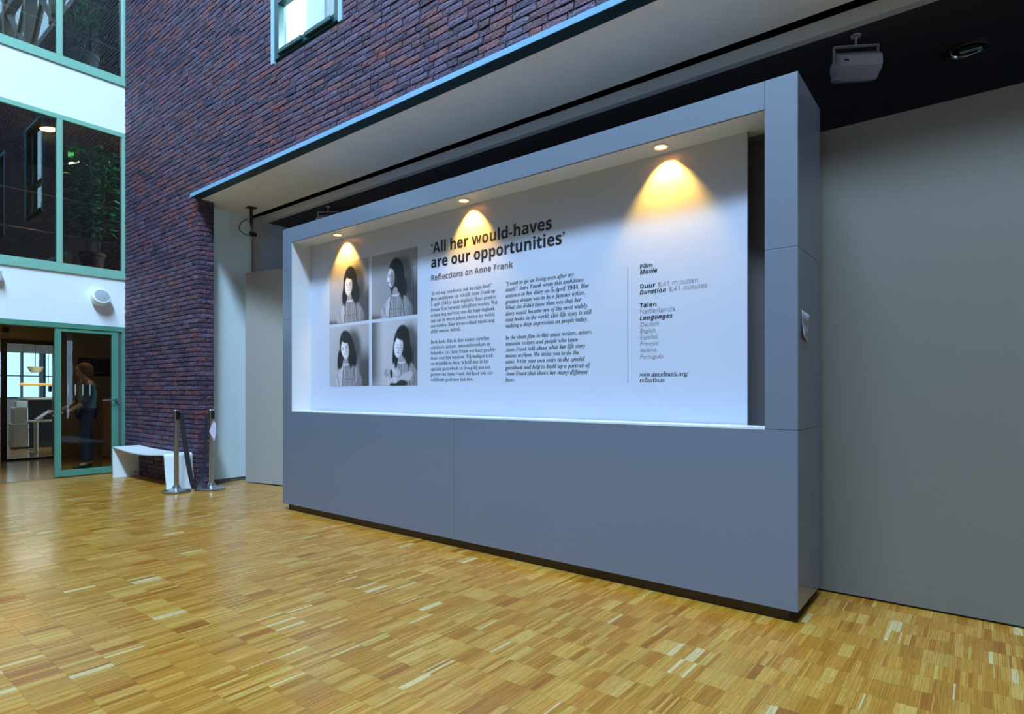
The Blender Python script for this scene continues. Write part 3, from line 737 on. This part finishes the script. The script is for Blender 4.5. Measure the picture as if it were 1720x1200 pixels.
side = [('Film', 1.990, bold_sans, M_ink2), ('Movie', 1.955, bi_sans, M_ink2), ('Duur', 1.863, bold_sans, M_ink2), ('Duration', 1.825, bi_sans, M_ink2), ('Talen', 1.741, bold_sans, M_ink2), ('Languages', 1.660, bi_sans, M_ink2)]
def one(s, x, z, conv, m, cap=.027, k=1.0, name='caption_text', off=0):
    o = text(name, [conv(s)], 0, z, cap, 0, m, None, off)
    for v in o.data.vertices: v.co.x = x + v.co.x * k
    return o, max(v.co.x for v in o.data.vertices)
DX = -1.731
bolds, lights = [], []
for s, z, conv, m in side:
    o, xr = one(s, DX, z, conv, M_ink, .027, 1.13); bolds.append(o)
    if s == 'Duur': lights.append(one('8.41 minuten', xr + .016, z, reg_sans, M_ink3, .027, 1.1)[0])
    if s == 'Duration': lights.append(one('8.41 minutes', xr + .016, z, it_sans, M_ink3, .027, 1.1)[0])
lights.append(one('Nederlands', DX, 1.701, reg_sans, M_ink3, .027, 1.15)[0])
def plain_it(s): return s
for s, z in (('Deutsch', 1.618), ('English', 1.577), ('Español', 1.536), ('Français', 1.495), ('Italiano', 1.454), ('Português', 1.411)):
    o = text('caption_text', [s], 0, z, .028, 0, M_ink3, None, -.004, .22)
    for v in o.data.vertices: v.co.x = DX + v.co.x * .98
    lights.append(o)
join(bolds, 'caption_heading'); join(lights, 'caption_text')
wa = one('www.annefrank.org/', DX, 1.296, b_serif, M_ink, .029, 1.0, off=-.004); wb = one('reflections', DX, 1.260, b_serif, M_ink, .029, 1.0, off=-.004)
k = .325 / (wa[1] - DX)
for o in (wa[0], wb[0]):
    for v in o.data.vertices: v.co.x = DX + (v.co.x - DX) * k
join([wa[0], wb[0]], 'web_address_text')
box('rule_line', -1.8165, -1.8135, PY - .0015, PY - .0003, 1.258, 2.016, M_ink2, pan)

# ------------------------------------------------------------------ bench
bt = thing('bench', (-8.6, 3.19, 0), 'white bent-sheet bench with dipped seat standing before the brick wall', 'bench')
M_ = M_bench; T = .014
def sheet(name, path, y0, y1, thick, m, parent, sag=0):
    """path in x-z, swept along y with thickness"""
    mb = MB(); ny = 8; n = len(path); top, bot = [], []
    nrm = []
    for i in range(n):
        a, b = path[max(0, i - 1)], path[min(n - 1, i + 1)]; d = Vector((b[0] - a[0], b[1] - a[1])).normalized(); nrm.append(Vector((-d.y, d.x)))
    def grid(off):
        G = []
        for j in range(ny + 1):
            t_ = j / ny; y = y0 + (y1 - y0) * t_
            G.append([mb.bm.verts.new((p[0] + nrm[i].x * off, y, p[1] + nrm[i].y * off - sag * (1 - t_) * p[2])) for i, p in enumerate(path)])
        return G
    A, B = grid(0), grid(-thick)
    for j in range(ny):
        for i in range(n - 1):
            mb.bm.faces.new((A[j][i], A[j][i + 1], A[j + 1][i + 1], A[j + 1][i])); mb.bm.faces.new((B[j][i], B[j + 1][i], B[j + 1][i + 1], B[j][i + 1]))
    for i in range(n - 1):
        mb.bm.faces.new((A[0][i], B[0][i], B[0][i + 1], A[0][i + 1])); mb.bm.faces.new((A[ny][i], A[ny][i + 1], B[ny][i + 1], B[ny][i]))
    for j in range(ny):
        mb.bm.faces.new((A[j][0], A[j + 1][0], B[j + 1][0], B[j][0])); mb.bm.faces.new((A[j][n - 1], B[j][n - 1], B[j + 1][n - 1], A[j + 1][n - 1]))
    return mb.build(name, m, parent, True)
xl, xr_, zt = -9.49, -7.77, .435
seat = []
for i in range(5): a = math.pi - (math.pi / 2) * i / 4; seat.append((xl + .035 + .035 * math.cos(a), zt - .035 + .035 * math.sin(a), 0))
for i in range(1, 24): s = i / 24; seat.append((xl + .035 + (xr_ - xl - .07) * s, zt - .022 * math.sin(math.pi * s), math.sin(math.pi * s)))
for i in range(5): a = (math.pi / 2) * (1 - i / 4); seat.append((xr_ - .035 + .035 * math.cos(a), zt - .035 + .035 * math.sin(a), 0))
sheet('seat', seat, 3.03, 3.355, T, M_bench, bt, .016)
sheet('leg', [(xl + .02, .0, 0), (xl + .006, .2, 0), (xl, zt - .035, 0)], 3.03, 3.355, T, M_bench, bt)
sheet('leg', [(xr_, zt - .035, 0), (xr_ + .03, .2, 0), (xr_ + .075, .0, 0)], 3.03, 3.355, T, M_bench, bt)
MB().cyl((xl + .02, 3.30, .06), (xl + .06, 3.30, .06), .012, seg=12).build('bolt', M_steel, bt, True)

# ------------------------------------------------------------------ belt barrier posts
def stanchion(x, y, label):
    t = thing('barrier_post', (x, y, 0), label, 'barrier post', 'steel belt barrier posts')
    MB().lathe((x, y, 0), [(.0001, 0.001), (.150, .001), (.155, .006), (.154, .020), (.145, .026), (.09, .034), (.045, .052), (.034, .085), (.0001, .085)], 40).build('base', M_steel, t, True)
    MB().cyl((x, y, .07), (x, y, .86), .0265, seg=24).build('pole', M_steel, t, True)
    MB().cyl((x, y, .862), (x, y, .965), .030, seg=24).build('cassette', M_steel, t, True)
    MB().lathe((x, y, 0), [(.030, .965), (.031, .972), (.024, .98), (.0001, .981)], 24).build('cap', M_chrome, t, True)
    MB().box(x + .020, x + .048, y - .018, y + .018, .865, .968, .004).build('belt_clip', M_black, t)
    MB().box(x - .048, x - .020, y - .018, y + .018, .865, .968, .004).build('belt_clip', M_black, t)
    return t
s1 = stanchion(-7.53, 3.07, 'steel belt barrier post nearer the white bench')
s2 = stanchion(-7.40, 3.42, 'steel belt barrier post beside the white recess wall, paper tag on its belt')
# the belt droops from one head to the floor and up to the other
pa = Vector((-7.47, 3.10, .93)); pb = Vector((-7.46, 3.39, .93)); pts = []
for i in range(41):
    s = i / 40; u = 2 * s - 1
    z = .028 + .90 * (abs(u) ** 2.6); x = pa.x + (pb.x - pa.x) * s + .05 * (1 - u * u); y = pa.y + (pb.y - pa.y) * (.5 + .5 * math.copysign(abs(u) ** .8, u)) + .0
    if u < 0: y += .05 * math.sin(math.pi * s * 2) * .6
    pts.append(Vector((x, y, z)))
rb = MB(); prev = None
for i, p in enumerate(pts):
    u = 2 * i / 40 - 1; tw = TH + .55 * math.sin(i * .11); sd = Vector((.028 * math.cos(tw), .028 * math.sin(tw), 0))
    n = Vector((-sd.y, sd.x, 0)).normalized() * .001
    cur = [rb.bm.verts.new(p + q) for q in (-sd - n, sd - n, sd + n, -sd + n)]
    if prev:
        for k in range(4): rb.bm.faces.new((prev[k], prev[(k + 1) % 4], cur[(k + 1) % 4], cur[k]))
    else: rb.bm.faces.new(cur)
    prev = cur
rb.bm.faces.new(prev[::-1])
rb.build('belt', M_belt, s1, True)
tg = MB().poly([(-7.375, 3.395, .755), (-7.352, 3.425, .845), (-7.335, 3.445, .80), (-7.338, 3.45, .70), (-7.352, 3.43, .60), (-7.372, 3.405, .665), (-7.385, 3.385, .71)])
tg = tg.build('paper_tag', mat('tag_paper', (.55, .52, .68), .6), s2)
tg['label'] = 'crumpled white paper tag'
mdf = tg.modifiers.new('thick', 'SOLIDIFY'); mdf.thickness = .002

# ------------------------------------------------------------------ ceiling speakers, camera, downlight
def speaker(x, y, rz, label):
    t = thing('ceiling_speaker', (x, y, 3.497), label, 'speaker', 'white ceiling loudspeakers')
    def P(q): return Matrix.Translation((x, y, 3.29)) @ Matrix.Rotation(rz, 4, 'Z') @ Matrix.Rotation(math.radians(28), 4, 'X') @ Vector(q)
    Mx = Matrix.Translation((x, y, 3.29)) @ Matrix.Rotation(rz, 4, 'Z') @ Matrix.Rotation(math.radians(28), 4, 'X')
    Mz = Matrix.Translation((x, y, 3.29)) @ Matrix.Rotation(rz, 4, 'Z')
    pr = [(-.055, .075), (.060, .090), (.085, -.02), (.040, -.085), (-.045, -.070), (-.092, .02)]
    cb = MB(); A = [cb.bm.verts.new(Mx @ Vector((-.125, a, b))) for a, b in pr]; B = [cb.bm.verts.new(Mx @ Vector((.125, a, b))) for a, b in pr]; nn = len(pr)
    for i in range(nn): cb.bm.faces.new((A[i], A[(i + 1) % nn], B[(i + 1) % nn], B[i]))
    cb.bm.faces.new(A[::-1]); cb.bm.faces.new(B)
    bmesh.ops.bevel(cb.bm, geom=list(cb.bm.edges), offset=.006, segments=2, affect='EDGES', profile=.5)
    cb.build('cabinet', M_spk, t, True)
    MB().box(-.112, .112, -.050, .035, -.0835, -.080, .001, M=Mx @ Matrix.Rotation(-.17, 4, 'X')).build('grille', M_spk2, t)
    MB().box(-.136, .136, -.012, .012, .135, .140, M=Mz).box(-.136, -.130, -.012, .012, -.01, .140, M=Mz).box(.130, .136, -.012, .012, -.01, .140, M=Mz).build('bracket', M_spk, t)
    MB().cyl((x, y, 3.43), (x, y, 3.49), .006, seg=10).cyl((x, y, 3.488), (x, y, 3.4975), .03, seg=20).build('stem', M_spk, t, True)
    for sx in (-1, 1): MB().cyl(P((sx * .145, 0, 0)), P((sx * .122, 0, 0)), .035, seg=20).build('clamp_knob', M_spk, t, True)
    for q in (-.10, -.085): MB().cyl(P((q, -.076, .050)), P((q, -.082, .046)), .006, seg=8).build('screw', M_black, t)
    return t
speaker(-.64, 4.38, .55, 'white box loudspeaker hanging from the dark ceiling above the right partition')
speaker(-6.36, 4.36, .55, 'white box loudspeaker peeping over the left top of the display box')

t = thing('recessed_downlight', (-.075, 5.02, 3.497), 'round chrome recessed downlight in the dark ceiling at right', 'lamp')
MB().lathe((-.075, 5.02, 0), [(.108, 3.497), (.112, 3.488), (.100, 3.482), (.090, 3.489), (.088, 3.496)], 40).build('ring', M_chrome, t, True)
MB().lathe((-.075, 5.02, 0), [(.088, 3.4955), (.06, 3.494), (.0001, 3.4935)], 32).build('reflector', mat('mirror_dark', (.12, .12, .14), .08, metal=1), t, True)
MB().box(-.12, .0, 5.01, 5.035, 3.478, 3.492, .006).build('tube', mat('lamp_tube_off', (.35, .5, .5), .2), t)

t = thing('ceiling_camera', (-7.485, 3.97, 3.615), 'small black camera bracket with looping cable under the white soffit', 'camera')
Cc_ = (-7.485, 3.97)
MB().box(Cc_[0] - .055, Cc_[0] + .055, Cc_[1] - .055, Cc_[1] + .055, 3.594, 3.6038, .002).build('plate', M_black, t)
MB().cyl((*Cc_, 3.596), (*Cc_, 3.40), .020, seg=16).cyl((*Cc_, 3.40), (*Cc_, 3.33), .018, .008, seg=16).build('stem', M_black, t, True)
MB().tube([(-7.485, 3.97, 3.34), (-7.47, 3.965, 3.29), (-7.43, 3.96, 3.255)], .006, 8).build('neck', M_black, t, True)
MB().box(-.028, .028, -.04, .04, -.022, .022, .005, M=Matrix.Translation((-7.42, 3.96, 3.245)) @ Matrix.Rotation(.6, 4, 'Y')).build('camera_head', M_black, t)
MB().sph((-7.45, 3.94, 3.262), .018).build('lens', M_chrome, t, True)
cp = [(-7.50, 3.97, 3.46), (-7.60, 3.97, 3.47), (-7.74, 3.97, 3.455), (-7.80, 3.97, 3.40), (-7.76, 3.97, 3.34), (-7.62, 3.97, 3.27), (-7.50, 3.965, 3.235), (-7.43, 3.96, 3.23)]
# smooth the cable
def catmull(P, n=6):
    P = [Vector(p) for p in P]; P = [P[0]] + P + [P[-1]]; out = []
    for i in range(1, len(P) - 2):
        for k in range(n):
            t_ = k / n; a, b, c, d = P[i - 1], P[i], P[i + 1], P[i + 2]
            out.append(.5 * ((2 * b) + (c - a) * t_ + (2 * a - 5 * b + 4 * c - d) * t_ ** 2 + (3 * b - a - 3 * c + d) * t_ ** 3))
    return out + [P[-2]]
MB().tube(catmull(cp), .006, 8).build('cable', M_black, t, True)

# round loudspeaker on the spandrel
t = thing('wall_speaker', (FX, 3.03, 2.54), 'round white loudspeaker on the white band above the glass door', 'speaker')
R_ = Matrix.Rotation(math.pi / 2, 4, 'Y') @ Matrix.Rotation(math.radians(-18), 4, 'Y')
MB().lathe((FX + .055, 3.03, 2.545), [(.0001, -.03), (.10, -.03), (.118, 0), (.122, .05), (.112, .085), (.100, .092)], 36, R_).build('housing', M_facade, t, True)
MB().lathe((FX + .055, 3.03, 2.545), [(.100, .091), (.06, .098), (.0001, .10)], 36, R_).build('grille', M_spk2, t, True)
MB().cyl((FX, 3.03, 2.54), (FX + .05, 3.03, 2.54), .04, seg=16).build('mount', M_facade, t, True)
t = thing('wall_box', (FX, 1.86, 2.69), 'small grey wall box at the left edge of the white band', 'wall box')
box('housing', FX, FX + .10, 1.78, 1.93, 2.63, 2.76, mat('grey_plastic', (.45, .45, .52), .5), t, .006)
MB().cyl((FX + .05, 1.85, 2.57), (FX + .05, 1.85, 2.63), .03, seg=16).build('lens', mat('red_brown', (.2, .03, .02), .4), t, True)

# ------------------------------------------------------------------ potted plants
def leaf_mesh(mb, p, d, size, roll):
    d = d.normalized(); s = d.cross(Vector((0, 0, 1))); s = s.normalized() if s.length > .01 else Vector((1, 0, 0)); s = (Matrix.Rotation(roll, 3, d) @ s)
    n = s.cross(d).normalized(); L = size
    q = [p, p + d * L * .35 + s * L * .24 + n * .01, p + d * L * .75 + s * L * .18 - n * L * .04, p + d * L - n * L * .15, p + d * L * .75 - s * L * .18 - n * L * .04, p + d * L * .35 - s * L * .24 + n * .01, p + d * L * .5 - n * L * .05]
    v = [mb.bm.verts.new(x) for x in q]
    for a, b in ((0, 1), (1, 2), (2, 3), (3, 4), (4, 5), (5, 0)): mb.bm.faces.new((v[a], v[b], v[6]))
def plant(x, y, z, rim, hpot, top, mpot, label, nleaf, spread, seed):
    rnd = random.Random(seed)
    t = thing('potted_plant', (x, y, z), label, 'plant', 'potted plants behind the upper windows')
    MB().lathe((x, y, z), [(rim * .70, 0), (rim * .98, hpot * .88), (rim * 1.06, hpot * .89), (rim * 1.06, hpot), (rim * .96, hpot), (rim * .94, hpot * .90), (.0001, hpot * .90)], 32).build('pot', mpot, t, True)
    MB().lathe((x, y, z), [(rim * .93, hpot * .905), (.0001, hpot * .92)], 24).build('soil', M_soil, t)
    fol = MB(); 
    for i in range(5):
        a = rnd.uniform(0, 6.28); bx_, by_ = x + .06 * math.cos(a), y + .06 * math.sin(a); P = [(bx_, by_, z + hpot * .9)]
        hh = top * rnd.uniform(.75, 1.0)
        for k in range(1, 9): P.append((bx_ + .05 * math.cos(a) * k * spread + rnd.gauss(0, .02), by_ + .05 * math.sin(a) * k * spread + rnd.gauss(0, .02), z + hpot * .9 + (hh - z - hpot if False else hh) * k / 8))
        MB().tube(P, [.012 - .001 * k for k in range(9)], 6).build('stem', M_stem, t, True)
        for k in range(nleaf):
            s = rnd.uniform(.12, 1) ** .8; f = s * 8; i0 = min(7, int(f)); p = Vector(P[i0]).lerp(Vector(P[i0 + 1]), f - i0)
            aa = rnd.uniform(0, 6.28); d = Vector((math.cos(aa), math.sin(aa), rnd.uniform(-.5, .35)))
            p = p + d * rnd.uniform(0, .11 + .05 * (1 - abs(s - .5)))
            leaf_mesh(fol, p, d, rnd.uniform(.10, .17), rnd.uniform(-.8, .8))
    f = fol.build('foliage', M_leaf, t); f['kind'] = 'stuff'
    return t
plant(-10.60, 3.12, 2.86, .165, .44, 1.75, M_terra, 'tall leafy plant in a brown terracotta pot behind the middle window', 85, .35, 3)
plant(-10.60, 2.98, 5.74, .215, .52, 1.6, M_pot, 'climbing plant in a round grey pot behind the top window', 30, .55, 5)

# hanging lamp and small lights in the middle storey
t = thing('pendant_dish', (-11.0, 2.68, 5.2), 'glowing round pendant lamp behind the middle window', 'lamp')
Mt = Matrix.Rotation(math.radians(10), 4, 'X')
MB().lathe((-11.0, 2.68, 5.15), [(.0001, -.02), (.10, -.015), (.115, .0)], 28, Mt).build('diffuser', M_warm, t, True)
MB().lathe((-11.0, 2.68, 5.15), [(.118, -.005), (.122, .005), (.09, .05), (.0001, .06)], 28, Mt).build('shade', mat('shade_orange', (.5, .2, .05), .4), t, True)
MB().cyl((-11.0, 2.68, 5.2), (-11.0, 2.68, 5.30), .006, seg=8).build('cord', M_black, t)
t = thing('exit_light', (-12.2, 3.30, 5.2), 'small green glowing exit lamp behind the plant', 'lamp')
MB().box(-12.22, -12.18, 3.24, 3.32, 5.20, 5.36, .01).build('green_face', M_exit, t)
MB().box(-.02, .02, -.09, .09, -.014, .014, M=Matrix.Translation((-12.2, 3.33, 5.13)) @ Matrix.Rotation(.5, 4, 'X')).build('tube', M_tube, t)
MB().cyl((-12.2, 3.28, 5.2), (-12.2, 3.28, 5.30), .008, seg=6).build('stem', M_black, t)
tag(MB().box(-10.35, -10.31, 3.42, 3.46, 4.55, 4.75, .01).build('wall_glow_lamp', M_warm2), 'small amber lamp at the right edge of the middle window', 'lamp')
lamp('pendant_light', 'POINT', (-11.0, 2.68, 5.05), 8, (1, .6, .2), shadow_soft_size=.1)
lamp('amber_light', 'POINT', (-10.9, 4.0, 4.6), 14, (1, .5, .1), shadow_soft_size=.05)

# ------------------------------------------------------------------ person in the hall
def skin(name, verts, edges, radii, m, parent, sub=2, root=0):
    me = bpy.data.meshes.new(name); me.from_pydata(verts, edges, []); o = bpy.data.objects.new(name, me); COL.objects.link(o)
    md = o.modifiers.new('s', 'SKIN'); sv = me.skin_vertices[0].data
    for i, r in enumerate(radii):
        r = r if isinstance(r, tuple) else (r, r); sv[i].radius = r; sv[i].use_root = (i == root)
    md.use_smooth_shade = True
    o.modifiers.new('u', 'SUBSURF').levels = sub
    bpy.context.view_layer.update()
    me2 = bpy.data.meshes.new_from_object(o.evaluated_get(bpy.context.evaluated_depsgraph_get())); bpy.data.objects.remove(o)
    me2.name = name; me2.materials.clear()
    for p in me2.polygons: p.use_smooth = True
    return link(name, me2, m, parent)
pe = thing('person', (-10.95, 3.14, 0), 'person in grey-green waistcoat and dark trousers reaching forward behind the glass door', 'person')
M_skin = mat('skin', (.48, .24, .13), .5); M_hair = mat('hair', (.16, .06, .02), .6, bump=.6, bscale=90)
def q(x, y, z): return (-10.95 + x, 3.14 + y, z)     # x sideways, -y forward
BV = [q(0, 0, .90), q(0, .02, 1.08), q(0, .015, 1.24), q(0, 0, 1.34), q(0, -.015, 1.40), q(0, -.04, 1.50), q(0, -.045, 1.57),
      q(.09, 0, .86), q(.10, -.05, .47), q(.10, -.03, .09), q(.10, -.13, .035),
      q(-.09, 0, .86), q(-.10, .05, .48), q(-.10, .08, .09), q(-.10, -.02, .035),
      q(.15, .0, 1.32), q(.21, -.03, 1.07), q(.17, -.22, .93), q(.16, -.30, .89),
      q(-.15, .0, 1.32), q(-.21, .0, 1.07), q(-.17, -.20, .96), q(-.16, -.28, .92)]
BE = [(0, 1), (1, 2), (2, 3), (3, 4), (4, 5), (5, 6), (0, 7), (7, 8), (8, 9), (9, 10), (0, 11), (11, 12), (12, 13), (13, 14), (3, 15), (15, 16), (16, 17), (17, 18), (3, 19), (19, 20), (20, 21), (21, 22)]
BR = [(.13, .10), (.12, .09), (.14, .10), (.09, .07), (.05, .05), (.078, .088), (.068, .078), .085, .058, .042, .03, .085, .058, .042, .03, .055, .040, .030, .024, .055, .040, .030, .024]
skin('body', BV, BE, BR, M_skin, pe)
# hands: a palm and five fingers each
for sx, (hx, hy, hz) in ((1, (.16, -.32, .885)), (-1, (-.16, -.30, .915))):
    V_ = [q(hx, hy, hz), q(hx, hy - .05, hz - .01)]; E_2 = [(0, 1)]; R_2 = [(.032, .016), (.036, .016)]
    for i, ln in enumerate((.062, .072, .068, .052)):
        ox = (-.028 + .019 * i); k = len(V_)
        V_ += [q(hx + ox, hy - .085, hz - .012), q(hx + ox, hy - .085 - ln * .5, hz - .028), q(hx + ox, hy - .085 - ln * .8, hz - .055)]; E_2 += [(1, k), (k, k + 1), (k + 1, k + 2)]; R_2 += [.0095, .0085, .007]
    k = len(V_); V_ += [q(hx - sx * .045, hy - .045, hz - .01), q(hx - sx * .055, hy - .085, hz - .03)]; E_2 += [(0, k), (k, k + 1)]; R_2 += [.011, .009]
    skin('hand', V_, E_2, R_2, M_skin, pe, 1)
M_vest = mat('waistcoat', (.13, .20, .21), .8, noise=.2, nscale=25); M_trou = mat('trousers', (.012, .016, .035), .8)
skin('waistcoat', [q(0, 0, .80), q(0, .01, .95), q(0, .02, 1.10), q(0, .015, 1.24), q(0, .005, 1.33), q(.12, .005, 1.31), q(-.12, .005, 1.31)], [(0, 1), (1, 2), (2, 3), (3, 4), (4, 5), (4, 6)], [(.165, .125), (.16, .12), (.165, .13), (.17, .13), (.12, .09), (.075, .07), (.075, .07)], M_vest, pe)
M_sl = mat('dark_sleeve', (.03, .05, .06), .8)
for s_, A in ((1, BV[15:18]), (-1, BV[19:22])): skin('sleeve', [A[0], A[1], tuple(Vector(A[1]).lerp(Vector(A[2]), .5))], [(0, 1), (1, 2)], [.066, .054, .046], M_sl, pe)
skin('trousers', [q(0, 0, .92)] + BV[7:10] + BV[11:14], [(0, 1), (1, 2), (2, 3), (0, 4), (4, 5), (5, 6)], [(.125, .095), .088, .074, .072, .088, .074, .072], M_trou, pe)
for v in (BV[9], BV[13]): skin('shoe', [(v[0], v[1] + .03, .045), (v[0], v[1] - .08, .042), (v[0], v[1] - .17, .03)], [(0, 1), (1, 2)], [.045, .043, .030], M_black, pe)
skin('collar', [q(0, -.02, 1.375), q(0, .0, 1.35)], [(0, 1)], [.072, .10], mat('collar_yellow', (.7, .5, .08), .7), pe)
MB().sph(q(0, -.015, 1.545), .108, .92, 1.05, 1.02).sph(q(0, .02, 1.49), .09, 1, .9, 1.1).build('hair', M_hair, pe, True)
MB().sph(q(0, -.075, 1.515), .082, .86, .88, 1.12).sph(q(0, -.155, 1.505), .018, .8, 1.1, 1.2).build('face', M_skin, pe, True)
for sx in (-1, 1): MB().sph(q(sx * .034, -.142, 1.525), .011).build('eye', M_black, pe, True)
MB().box(*[v for v in (-10.95 - .025, -10.95 + .025)], 3.14 - .150, 3.14 - .143, 1.463, 1.471, .002).build('mouth', mat('lips', (.3, .08, .06), .5), pe)
gl = MB()
for sx in (-1, 1): gl.lathe(q(sx * .034, -.158, 1.525), [(.022, -.002), (.025, 0), (.022, .002)], 16, Matrix.Rotation(math.pi / 2, 4, 'X')); gl.tube([q(sx * .055, -.158, 1.53), q(sx * .078, -.04, 1.53)], .0025, 6)
gl.build('glasses', M_chrome, pe)
for sx in (-1, 1): MB().sph(q(sx * .078, -.03, 1.515), .022, .4, .7, 1.2).build('ear', M_skin, pe, True)
